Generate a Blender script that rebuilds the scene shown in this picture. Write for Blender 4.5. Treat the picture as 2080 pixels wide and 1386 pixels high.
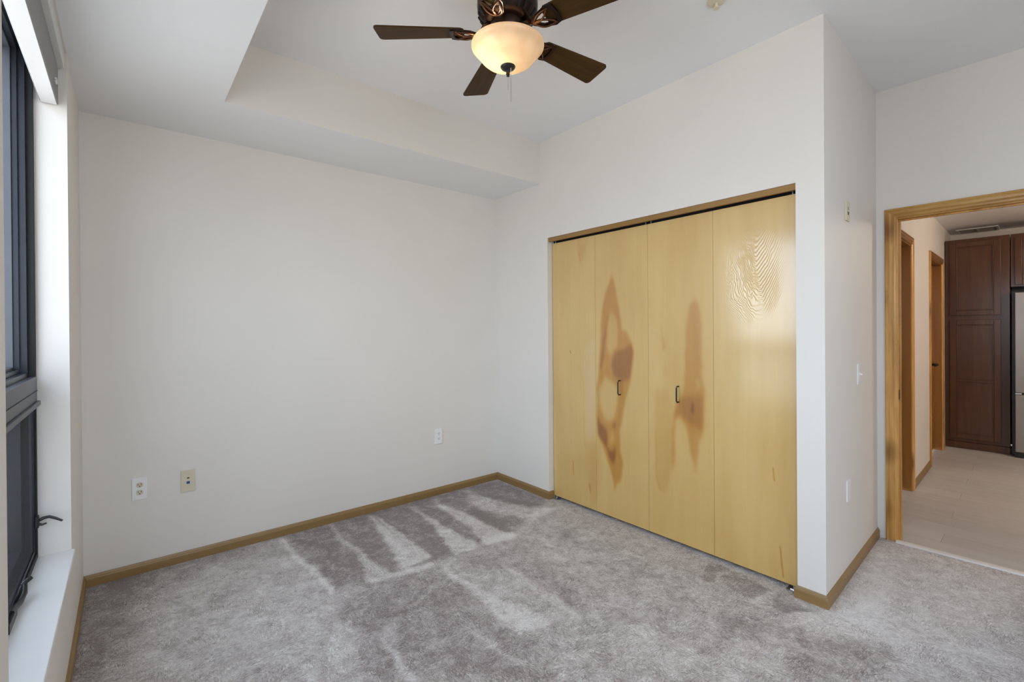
import bpy, bmesh, math, random
import numpy as np
from mathutils import Matrix, Vector

scene = bpy.context.scene
for _o in list(bpy.data.objects):
    bpy.data.objects.remove(_o, do_unlink=True)
COL = scene.collection

# ------------------------------------------------------------------ camera
# room frame: origin at the floor corner of back wall (plane y=0) and closet wall (plane x=0), z up
F_PX, YAW, PITCH, ROLL = 952.81, 0.6889, -0.0033, -0.0073
CAM = Vector((-2.5631, -3.3287, 1.34))
_fw = Vector((math.sin(YAW)*math.cos(PITCH), math.cos(YAW)*math.cos(PITCH), math.sin(PITCH)))
_r = Vector((math.cos(YAW), -math.sin(YAW), 0)); _u = _r.cross(_fw)
_r2 = _r*math.cos(ROLL) + _u*math.sin(ROLL); _u2 = -_r*math.sin(ROLL) + _u*math.cos(ROLL)
cam_data = bpy.data.cameras.new('camera'); cam = bpy.data.objects.new('camera', cam_data); COL.objects.link(cam)
_m = Matrix((_r2, _u2, -_fw)).transposed().to_4x4(); _m.translation = CAM
cam.matrix_world = _m
cam_data.sensor_width = 36.0; cam_data.lens = F_PX/2080*36.0
cam_data.shift_y = -20.89/2080; cam_data.clip_start = 0.02
scene.camera = cam

# ------------------------------------------------------------------ world, daylight, exposure
SKY = 8.2
world = bpy.data.worlds.new('sky'); scene.world = world; world.use_nodes = True
wn = world.node_tree; wn.nodes.clear()
_out = wn.nodes.new('ShaderNodeOutputWorld'); _bg = wn.nodes.new('ShaderNodeBackground')
_tc = wn.nodes.new('ShaderNodeTexCoord'); _sx = wn.nodes.new('ShaderNodeSeparateXYZ')
_rp = wn.nodes.new('ShaderNodeValToRGB'); _mr = wn.nodes.new('ShaderNodeMapRange')
wn.links.new(_tc.outputs['Generated'], _sx.inputs[0]); wn.links.new(_sx.outputs['Z'], _mr.inputs[0])
_mr.inputs[1].default_value = -1; _mr.inputs[2].default_value = 1
wn.links.new(_mr.outputs[0], _rp.inputs[0]); wn.links.new(_rp.outputs[0], _bg.inputs[0])
_e = _rp.color_ramp.elements
_e[0].position = 0.40; _e[0].color = (0.56, 0.55, 0.56, 1)      # ground and far buildings
_e[1].position = 1.0; _e[1].color = (0.72, 0.82, 1.0, 1)
_x = _rp.color_ramp.elements.new(0.5); _x.color = (0.69, 0.73, 0.80, 1)
_x = _rp.color_ramp.elements.new(0.56); _x.color = (0.78, 0.865, 1.0, 1)
_bg.inputs[1].default_value = SKY
wn.links.new(_bg.outputs[0], _out.inputs[0])

def portal(name, x, y0, y1, z0, z1):
    l = bpy.data.lights.new(name, 'AREA'); l.shape = 'RECTANGLE'; l.size = z1 - z0; l.size_y = abs(y1 - y0)
    l.cycles.is_portal = True
    o = bpy.data.objects.new(name, l); COL.objects.link(o)
    o.location = (x, (y0+y1)/2, (z0+z1)/2); o.rotation_euler = (0, math.radians(-90), 0)
    return o
portal('window_daylight', -3.0, -2.0, -0.655, 0.44, 2.497)
portal('window_daylight', -3.0, -4.45, -3.05, 0.44, 2.497)  # portal of the added fill window beside the viewer
_p2 = portal('window_daylight', 0, -0.85, 0.85, 0.44, 2.497); _p2.location = (-1.75, -5.17, 1.47); _p2.rotation_euler = (math.radians(90), math.radians(90), 0)  # portal of the added fill window behind the viewer

vs = scene.view_settings
vs.view_transform = 'Standard'; vs.look = 'None'; vs.gamma = 1.0; vs.use_curve_mapping = False
vs.exposure = 0.0
scene.cycles.max_bounces = 6; scene.cycles.diffuse_bounces = 4; scene.cycles.glossy_bounces = 3
scene.cycles.transparent_max_bounces = 12; scene.cycles.sample_clamp_indirect = 8.0
scene.cycles.caustics_reflective = False; scene.cycles.caustics_refractive = False

# ------------------------------------------------------------------ helpers
def srgb(r, g, b):
    f = lambda c: (c/255/12.92) if c/255 <= 0.04045 else ((c/255+0.055)/1.055)**2.4
    return (f(r), f(g), f(b), 1)

class NT:
    """small node-tree writer"""
    def __init__(self, name):
        self.m = bpy.data.materials.new(name); self.m.use_nodes = True
        self.t = self.m.node_tree; self.t.nodes.clear()
        self.out = self.n('ShaderNodeOutputMaterial'); self.b = self.n('ShaderNodeBsdfPrincipled')
        self.l(self.b.outputs[0], self.out.inputs[0])
    def n(self, typ, **kw):
        x = self.t.nodes.new(typ)
        for k, v in kw.items():
            setattr(x, k, v)
        return x
    def l(self, a, b): self.t.links.new(a, b)
    def s(self, **kw):
        for k, v in kw.items():
            self.b.inputs[k.replace('_', ' ')].default_value = v
        return self
    def coord(self, scale=(1, 1, 1), kind='Object'):
        c = self.n('ShaderNodeTexCoord'); mp = self.n('ShaderNodeMapping'); mp.inputs['Scale'].default_value = scale
        self.l(c.outputs[kind], mp.inputs[0]); return mp.outputs[0]
    def world(self, scale=(1, 1, 1)):
        c = self.n('ShaderNodeNewGeometry'); mp = self.n('ShaderNodeMapping'); mp.inputs['Scale'].default_value = scale
        self.l(c.outputs['Position'], mp.inputs[0]); return mp.outputs[0]
    def noise(self, vec, scale, detail=3, rough=0.5, dist=0.0):
        x = self.n('ShaderNodeTexNoise'); x.inputs['Scale'].default_value = scale; x.inputs['Detail'].default_value = detail
        x.inputs['Roughness'].default_value = rough; x.inputs['Distortion'].default_value = dist
        self.l(vec, x.inputs['Vector']); return x.outputs[0]
    def ramp(self, fac, stops):
        x = self.n('ShaderNodeValToRGB'); e = x.color_ramp.elements
        while len(e) < len(stops): e.new(0.5)
        for k, (p, c) in enumerate(stops):
            e[k].position = p; e[k].color = c
        self.l(fac, x.inputs[0]); return x.outputs[0]
    def mix(self, fac, a, b, mode='MIX'):
        x = self.n('ShaderNodeMixRGB', blend_type=mode)
        for i, v in enumerate((fac, a, b)):
            if hasattr(v, 'is_linked'): self.l(v, x.inputs[i])
            else: x.inputs[i].default_value = v
        return x.outputs[0]
    def math(self, op, a, b=0.0, c=None):
        x = self.n('ShaderNodeMath', operation=op)
        for i, v in enumerate((a, b) if c is None else (a, b, c)):
            if hasattr(v, 'is_linked'): self.l(v, x.inputs[i])
            else: x.inputs[i].default_value = v
        return x.outputs[0]
    def attr(self, name):
        x = self.n('ShaderNodeAttribute'); x.attribute_name = name; return x.outputs['Fac']
    def bump(self, h, strength=0.2, dist=0.001):
        x = self.n('ShaderNodeBump'); x.inputs['Strength'].default_value = strength; x.inputs['Distance'].default_value = dist
        self.l(h, x.inputs['Height']); self.l(x.outputs[0], self.b.inputs['Normal'])
    def col(self, sock): self.l(sock, self.b.inputs['Base Color'])

def simple(name, c, rough=0.5, metal=0.0, var=0.04, scale=8.0, **kw):
    t = NT(name); v = t.world()
    n = t.noise(v, scale, 3)
    lo = tuple(max(0, x*(1-var)) for x in c[:3]) + (1,); hi = tuple(min(1, x*(1+var)) for x in c[:3]) + (1,)
    t.col(t.ramp(n, [(0.3, lo), (0.7, hi)])); t.s(Roughness=rough, Metallic=metal, **kw)
    return t.m

def paint(name, c, rough=0.55, bump=0.06):
    t = NT(name); v = t.world(); n = t.noise(v, 3.0, 0)
    lo = tuple(x*0.985 for x in c[:3]) + (1,)
    t.col(t.ramp(n, [(0.35, lo), (0.65, c)])); t.s(Roughness=rough)
    return t.m

def wood(name, light, dark, along='z', scale=3.0, rough=0.35, knots=0.0, contrast=(0.35, 0.7), kind='Object'):
    t = NT(name)
    s = {'x': (0.12, 1.6, 1.6), 'y': (1.6, 0.12, 1.6), 'z': (1.6, 1.6, 0.12)}[along]
    v = t.coord(s, kind) if kind == 'Object' else t.world(s)
    g = t.noise(v, scale*6, 5, 0.6, 0.4); big = t.noise(v, scale, 3, 0.5, 1.2)
    f = t.math('ADD', t.math('MULTIPLY', g, 0.45), t.math('MULTIPLY', big, 0.55))
    c = t.ramp(f, [(contrast[0], dark), (contrast[1], light)])
    if knots > 0:
        kv = t.coord({'x': (2.6, 5, 5), 'y': (5, 2.6, 5), 'z': (5, 5, 2.6)}[along], kind) if kind == 'Object' else t.world({'x': (2.6, 5, 5), 'y': (5, 2.6, 5), 'z': (5, 5, 2.6)}[along])
        vo = t.n('ShaderNodeTexVoronoi'); vo.inputs['Scale'].default_value = 1.0; t.l(kv, vo.inputs['Vector'])
        k = t.ramp(vo.outputs['Distance'], [(0.06, (1, 1, 1, 1)), (0.28, (0, 0, 0, 1))])
        c = t.mix(t.math('MULTIPLY', k, knots), c, tuple(x*0.45 for x in dark[:3]) + (1,))
    t.col(c); t.s(Roughness=rough); t.bump(g, 0.08, 0.0006)
    return t.m

# ------------------------------------------------------------------ mesh helpers
def box(bm, x0, x1, y0, y1, z0, z1, mi=0):
    x0, x1 = sorted((x0, x1)); y0, y1 = sorted((y0, y1)); z0, z1 = sorted((z0, z1))
    v = [bm.verts.new(p) for p in ((x0,y0,z0),(x1,y0,z0),(x1,y1,z0),(x0,y1,z0),(x0,y0,z1),(x1,y0,z1),(x1,y1,z1),(x0,y1,z1))]
    fs = []
    for f in ((0,3,2,1),(4,5,6,7),(0,1,5,4),(1,2,6,5),(2,3,7,6),(3,0,4,7)):
        q = bm.faces.new([v[i] for i in f]); q.material_index = mi; fs.append(q)
    return fs

def prism(bm, pts, frame, d0, d1, mi=0):
    """extrude the 2D outline pts; frame(a, b, d) -> 3D point"""
    A = [bm.verts.new(frame(a, b, d0)) for a, b in pts]; B = [bm.verts.new(frame(a, b, d1)) for a, b in pts]
    n = len(pts); out = []
    out.append(bm.faces.new(A[::-1])); out.append(bm.faces.new(B))
    for i in range(n):
        out.append(bm.faces.new((A[i], A[(i+1) % n], B[(i+1) % n], B[i])))
    for f in out: f.material_index = mi
    return out

def lathe(bm, prof, seg=48, cx=0, cy=0, cap=True):
    rings = []
    for r, z in prof:
        if r < 1e-5: rings.append([bm.verts.new((cx, cy, z))])
        else: rings.append([bm.verts.new((cx+r*math.cos(2*math.pi*k/seg), cy+r*math.sin(2*math.pi*k/seg), z)) for k in range(seg)])
    for a, b in zip(rings, rings[1:]):
        for k in range(seg):
            k2 = (k+1) % seg
            if len(a) == 1 and len(b) == 1: continue
            if len(a) == 1: bm.faces.new((a[0], b[k2], b[k]))
            elif len(b) == 1: bm.faces.new((a[k], a[k2], b[0]))
            else: bm.faces.new((a[k], a[k2], b[k2], b[k]))
    if cap:
        for rg in (rings[0], rings[-1]):
            if len(rg) > 2: bm.faces.new(rg)

def tube(bm, pts, r, seg=8, closed=False, flat=1.0):
    pts = [Vector(p) for p in pts]; n = len(pts); rings = []
    rr = r if isinstance(r, (list, tuple)) else [r]*n
    for i, p in enumerate(pts):
        a = pts[i-1] if (i > 0 or closed) else p; b = pts[(i+1) % n] if (i < n-1 or closed) else p
        d = (b-a).normalized()
        up = Vector((0, 0, 1)) if abs(d.z) < 0.9 else Vector((1, 0, 0))
        s = d.cross(up).normalized(); t = s.cross(d)
        rings.append([bm.verts.new(p + s*rr[i]*math.cos(2*math.pi*k/seg) + t*rr[i]*flat*math.sin(2*math.pi*k/seg)) for k in range(seg)])
    for i in range(n if closed else n-1):
        A, B = rings[i], rings[(i+1) % n]
        for k in range(seg):
            bm.faces.new((A[k], A[(k+1) % seg], B[(k+1) % seg], B[k]))
    if not closed:
        bm.faces.new(rings[0][::-1]); bm.faces.new(rings[-1])

def obj(name, bm, mats, parent=None, bevel=0.0, smooth=False, seg=2, angle=40):
    bmesh.ops.recalc_face_normals(bm, faces=bm.faces)
    me = bpy.data.meshes.new(name); bm.to_mesh(me); bm.free()
    for m in (mats if isinstance(mats, (list, tuple)) else [mats]): me.materials.append(m)
    if smooth:
        for p in me.polygons: p.use_smooth = True
    o = bpy.data.objects.new(name, me); COL.objects.link(o)
    if parent is not None: o.parent = parent
    if bevel > 0:
        md = o.modifiers.new('bevel', 'BEVEL'); md.width = bevel; md.segments = seg; md.limit_method = 'ANGLE'; md.angle_limit = math.radians(30)
        if smooth is False:
            for p in me.polygons: p.use_smooth = True
            md.harden_normals = True
    elif smooth:
        es = o.modifiers.new('edge_split', 'EDGE_SPLIT'); es.split_angle = math.radians(angle)
    return o

def BM(): return bmesh.new()
def boxes(*bs):
    bm = BM()
    for b in bs: box(bm, *b)
    return bm
def tag(o, label=None, cat=None, group=None, kind=None):
    if label: o['label'] = label
    if cat: o['category'] = cat
    if group: o['group'] = group
    if kind: o['kind'] = kind
    return o
def struct(name, bm, mats, label, cat, parent=None, bevel=0.0):
    o = obj(name, bm, mats, parent, bevel); return tag(o, label, cat, kind='structure')
def empty(name, loc=(0, 0, 0), rz=0.0):
    o = bpy.data.objects.new(name, None); COL.objects.link(o); o.location = loc; o.rotation_euler = (0, 0, rz)
    o.empty_display_size = 0.05
    return o

# hallway frame: the door wall, hall and kitchen are turned a little against the bedroom
TH = 0.042; HO = Vector((1.1328, -2.4986, 0))
EX = Vector((math.cos(TH), math.sin(TH), 0)); EY = Vector((-math.sin(TH), math.cos(TH), 0))
def H(u, v, z=0.0): return HO + EX*u + EY*v + Vector((0, 0, z))
def hall(o):
    o.location = HO; o.rotation_euler = (0, 0, TH); return o

# ------------------------------------------------------------------ dimensions (m)
L = 2.744        # window wall at x = -L
W = 2.554        # outer corner of the closet wall
A0, B0 = 0.6613, 2.4302   # closet opening
OH = 2.0546      # closet opening height
S, C = 2.497, 2.8257      # soffit and tray ceiling heights
TY, TL = 0.5855, 2.17     # tray edges
BB = 0.060       # baseboard height
YB = -4.9       # wall behind the camera
W1 = (-2.0, -0.655); W2_FILL = (-2.6, -0.9)   # unseen window added for fill light: x range behind the viewer
W3_FILL = (-4.45, -3.05)   # another unseen fill window, added on the window wall beside the viewer
SILL = 0.437

# ------------------------------------------------------------------ materials
M = {}
M['wall'] = paint('wall_paint', (0.825, 0.786, 0.735, 1))
M['ceil'] = paint('ceiling_paint', (0.90, 0.91, 0.925, 1), 0.7, 0.1)
M['sill'] = simple('sill_laminate', (0.90, 0.91, 0.92, 1), 0.35, var=0.01)
M['white'] = simple('white_plastic', (0.90, 0.90, 0.90, 1), 0.3, var=0.01)
M['cream'] = simple('cream_plastic', (0.72, 0.66, 0.50, 1), 0.35, var=0.01)
M['slot'] = simple('dark_slot', (0.03, 0.025, 0.02, 1), 0.5)
M['blue'] = simple('blue_plastic', (0.02, 0.08, 0.30, 1), 0.4)
M['black'] = simple('black_metal', (0.012, 0.012, 0.014, 1), 0.35, var=0.1)
M['gap'] = simple('black_track_paint', (0.006, 0.006, 0.007, 1), 0.9)
M['frame'] = simple('window_anodized', (0.035, 0.038, 0.048, 1), 0.32, 0.6, var=0.06)
M['frame_black'] = simple('window_gasket', (0.006, 0.006, 0.007, 1), 0.6)
M['frame_grey'] = simple('window_transom_metal', (0.10, 0.105, 0.12, 1), 0.4, 0.5, var=0.05)
M['chrome'] = simple('zinc_metal', (0.6, 0.6, 0.62, 1), 0.3, 0.9)
M['shade'] = simple('shade_vinyl_dimmed', (0.27, 0.27, 0.27, 1), 0.5, var=0.01)  # fascia grey darkened to carry the dimness of its room side
M['shade_rail'] = simple('shade_rail_white', (0.72, 0.72, 0.71, 1), 0.45, var=0.01)
M['base'] = wood('baseboard_oak', (0.34, 0.215, 0.085, 1), (0.25, 0.15, 0.05, 1), 'x', 3.0, 0.38, kind='World')
M['base_y'] = wood('baseboard_oak_side', (0.34, 0.215, 0.085, 1), (0.25, 0.15, 0.05, 1), 'y', 3.0, 0.38, kind='World')
M['trim_y'] = wood('closet_header_oak', (0.40, 0.235, 0.075, 1), (0.29, 0.155, 0.04, 1), 'y', 3.0, 0.35, kind='World')
M['pine_z'] = wood('pine_upright', (0.76, 0.43, 0.135, 1), (0.37, 0.15, 0.024, 1), 'z', 2.4, 0.26, 0.75, (0.36, 0.58), kind='World')
M['pine_y'] = wood('pine_head', (0.70, 0.43, 0.13, 1), (0.36, 0.165, 0.026, 1), 'y', 2.4, 0.28, 0.3, (0.38, 0.62), kind='World')
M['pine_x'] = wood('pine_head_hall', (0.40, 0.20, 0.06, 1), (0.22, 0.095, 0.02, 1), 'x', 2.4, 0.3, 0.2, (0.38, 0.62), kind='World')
M['hall_door'] = wood('oak_door_hall', (0.38, 0.175, 0.036, 1), (0.28, 0.115, 0.018, 1), 'z', 2.0, 0.3, 0.0, kind='World')
M['cab'] = wood('cabinet_cherry', (0.120, 0.054, 0.027, 1), (0.078, 0.031, 0.014, 1), 'z', 3.0, 0.2, kind='World')
M['blade'] = wood('fan_blade_walnut', (0.090, 0.046, 0.012, 1), (0.038, 0.018, 0.004, 1), 'x', 5.0, 0.5, kind='Object')
M['blade'].node_tree.nodes['Principled BSDF'].inputs['Specular IOR Level'].default_value = 0.15
M['bronze'] = simple('oiled_bronze', (0.030, 0.016, 0.010, 1), 0.33, 0.75, var=0.2)
M['bronze_hi'] = simple('rubbed_bronze', (0.10, 0.045, 0.022, 1), 0.28, 0.85, var=0.2)
M['steel'] = simple('stainless_steel', (0.33, 0.30, 0.28, 1), 0.34, 0.8, var=0.04)
M['thresh'] = simple('threshold_strip', (0.78, 0.74, 0.71, 1), 0.35, 0.0, var=0.03)
M['vent'] = simple('vent_enamel', (0.42, 0.39, 0.36, 1), 0.5)

def carpet_material():
    t = NT('carpet_pile'); v = t.world()
    lay_and_light = t.attr('lay_and_light')
    n1 = t.noise(v, 6.5, 4, 0.62, 1.0); n2 = t.noise(v, 20, 3, 0.6)
    # trodden flat and even towards the doorway
    sp = t.n('ShaderNodeSeparateXYZ'); t.l(v, sp.inputs[0]); mr = t.n('ShaderNodeMapRange'); t.l(sp.outputs['X'], mr.inputs[0])
    mr.inputs[1].default_value = -0.3; mr.inputs[2].default_value = 0.35; mr.inputs[3].default_value = 1.9; mr.inputs[4].default_value = 0.75
    f = t.math('MULTIPLY_ADD', t.math('SUBTRACT', n1, 0.5), mr.outputs[0], lay_and_light)
    f = t.math('MULTIPLY_ADD', t.math('SUBTRACT', n2, 0.5), 1.3, f)
    # twisted tufts: short strokes whose direction wanders over the floor
    a1 = t.noise(t.world((60, 150, 60)), 1.0, 1, 0.6, 1.6); a2 = t.noise(t.world((150, 60, 60)), 1.0, 1, 0.6, 1.6)
    tw = t.mix(t.ramp(t.noise(v, 7, 2), [(0.42, (0, 0, 0, 1)), (0.58, (1, 1, 1, 1))]), a1, a2)
    f = t.math('MULTIPLY_ADD', t.math('SUBTRACT', tw, 0.5), 3.2, f)
    f = t.math('MULTIPLY_ADD', f, 0.52, 0.5)
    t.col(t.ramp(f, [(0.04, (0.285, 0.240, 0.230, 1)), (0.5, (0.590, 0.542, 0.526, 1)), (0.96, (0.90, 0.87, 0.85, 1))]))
    t.s(Roughness=0.95); t.b.inputs['Specular IOR Level'].default_value = 0.1
    t.b.inputs['Sheen Weight'].default_value = 0.15; t.b.inputs['Sheen Roughness'].default_value = 0.6
    h = t.math('ADD', tw, t.math('MULTIPLY', t.noise(v, 40, 0), 0.5))
    t.bump(h, 0.9, 0.010)
    return t.m
M['carpet'] = carpet_material()

def vinyl_material():
    t = NT('vinyl_plank'); v = t.world((6, 0.6, 1)); n = t.noise(v, 4, 4, 0.6, 0.5)
    oi = t.n('ShaderNodeObjectInfo')
    f = t.math('MULTIPLY_ADD', oi.outputs['Random'], 0.25, t.math('MULTIPLY', n, 0.75))
    t.col(t.ramp(f, [(0.25, (0.50, 0.49, 0.475, 1)), (0.75, (0.61, 0.60, 0.585, 1))])); t.s(Roughness=0.42)
    return t.m
M['vinyl'] = vinyl_material()

def maple_material():
    t = NT('maple_veneer'); v = t.world((1.6, 1.6, 0.10))
    st = t.attr('stain'); gr = t.attr('grain')
    g = t.noise(v, 14, 4, 0.6, 0.3); big = t.noise(t.world((1, 1, 0.35)), 3.0, 3, 0.5, 0.4)
    base = t.ramp(t.math('ADD', t.math('MULTIPLY', g, 0.35), t.math('MULTIPLY', big, 0.65)),
                  [(0.30, (0.61, 0.375, 0.095, 1)), (0.70, (0.74, 0.50, 0.175, 1))])
    sn = t.math('MULTIPLY_ADD', t.math('SUBTRACT', t.noise(v, 9, 4, 0.6, 0.8), 0.5), 0.35, 1.0)
    s = t.math('MULTIPLY', st, sn)
    dark = t.ramp(s, [(0.0, (1, 1, 1, 1)), (0.50, (0.78, 0.555, 0.17, 1)), (0.80, (0.46, 0.24, 0.03, 1)), (1.0, (0.13, 0.06, 0.01, 1))])
    c = t.mix(1.0, base, dark, 'MULTIPLY')
    lite = t.math('MAXIMUM', t.math('MULTIPLY', s, -1.0), 0.0)
    c = t.mix(lite, c, (0.70, 0.56, 0.36, 1))
    t.col(c); t.s(Roughness=0.42); t.b.inputs['Specular IOR Level'].default_value = 1.0
    t.b.inputs['Coat Weight'].default_value = 1.0; t.b.inputs['Coat IOR'].default_value = 1.62; t.b.inputs['Coat Roughness'].default_value = 0.15
    # raised cathedral grain where the veneer shows it
    sx = t.n('ShaderNodeSeparateXYZ'); ge = t.n('ShaderNodeNewGeometry'); t.l(ge.outputs['Position'], sx.inputs[0])
    y = t.math('ADD', sx.outputs['Y'], 2.225)
    w1 = t.noise(t.world((1, 1, 0.45)), 14, 2, 0.5)
    par = t.math('ADD', t.math('MULTIPLY', t.math('SQRT', t.math('ADD', t.math('POWER', t.math('ADD', y, t.math('MULTIPLY', t.math('SUBTRACT', w1, 0.5), 0.09)), 2.0), 0.0009)), 2.4), t.math('MULTIPLY', sx.outputs['Z'], -1.0))
    ring = t.math('SINE', t.math('MULTIPLY', t.math('ADD', par, t.math('MULTIPLY', w1, 0.10)), 250.0))
    h = t.math('MULTIPLY', ring, gr)
    hh = t.math('ADD', h, t.math('MULTIPLY', g, 0.15))
    t.bump(hh, 0.30, 0.0014)
    t.l(t.b.inputs['Normal'].links[0].from_socket, t.b.inputs['Coat Normal'])
    return t.m
M['maple'] = maple_material()

def glass_material():
    t = NT('window_glass'); t.t.nodes.remove(t.b)
    tr = t.n('ShaderNodeBsdfTransparent'); tr.inputs[0].default_value = (0.93, 0.95, 0.95, 1)
    gl = t.n('ShaderNodeBsdfGlossy'); gl.inputs['Roughness'].default_value = 0.02
    nz = t.noise(t.world(), 2.0, 1); fr = t.n('ShaderNodeFresnel'); fr.inputs[0].default_value = 1.45
    mx = t.n('ShaderNodeMixShader'); t.l(t.math('MULTIPLY', fr.outputs[0], 0.45), mx.inputs[0]); t.l(tr.outputs[0], mx.inputs[1]); t.l(gl.outputs[0], mx.inputs[2])
    t.l(mx.outputs[0], t.out.inputs[0]); return t.m
M['glass'] = glass_material()

def screen_material():
    t = NT('insect_screen'); t.t.nodes.remove(t.b)
    tr = t.n('ShaderNodeBsdfTransparent'); df = t.n('ShaderNodeBsdfDiffuse')
    n = t.noise(t.world(), 40, 2); t.l(t.ramp(n, [(0.3, (0.13, 0.135, 0.15, 1)), (0.7, (0.15, 0.155, 0.17, 1))]), df.inputs[0])
    mx = t.n('ShaderNodeMixShader'); mx.inputs[0].default_value = 0.38; t.l(tr.outputs[0], mx.inputs[1]); t.l(df.outputs[0], mx.inputs[2])
    t.l(mx.outputs[0], t.out.inputs[0]); return t.m
M['screen'] = screen_material()

def bowl_material():
    t = NT('alabaster_glass'); t.t.nodes.remove(t.b)
    n = t.noise(t.world(), 14, 3, 0.6, 0.8); c = t.ramp(n, [(0.3, (0.66, 0.57, 0.45, 1)), (0.7, (0.72, 0.64, 0.53, 1))])
    tl = t.n('ShaderNodeBsdfTranslucent'); df = t.n('ShaderNodeBsdfDiffuse'); gl = t.n('ShaderNodeBsdfGlossy'); gl.inputs['Roughness'].default_value = 0.25
    t.l(c, tl.inputs[0]); t.l(c, df.inputs[0])
    m1 = t.n('ShaderNodeMixShader'); m1.inputs[0].default_value = 0.45; t.l(tl.outputs[0], m1.inputs[1]); t.l(df.outputs[0], m1.inputs[2])
    m2 = t.n('ShaderNodeMixShader'); m2.inputs[0].default_value = 0.05; t.l(m1.outputs[0], m2.inputs[1]); t.l(gl.outputs[0], m2.inputs[2])
    t.l(m2.outputs[0], t.out.inputs[0]); return t.m
M['bowl'] = bowl_material()

def lamp_material():
    t = NT('lit_diffuser'); t.s(Roughness=0.5); t.b.inputs['Emission Color'].default_value = (1.0, 0.80, 0.60, 1); t.b.inputs['Emission Strength'].default_value = 4.0
    t.col(t.ramp(t.noise(t.world(), 5, 1), [(0.3, (0.8, 0.8, 0.78, 1)), (0.7, (0.85, 0.85, 0.83, 1))])); return t.m
M['lamp'] = lamp_material()

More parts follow.
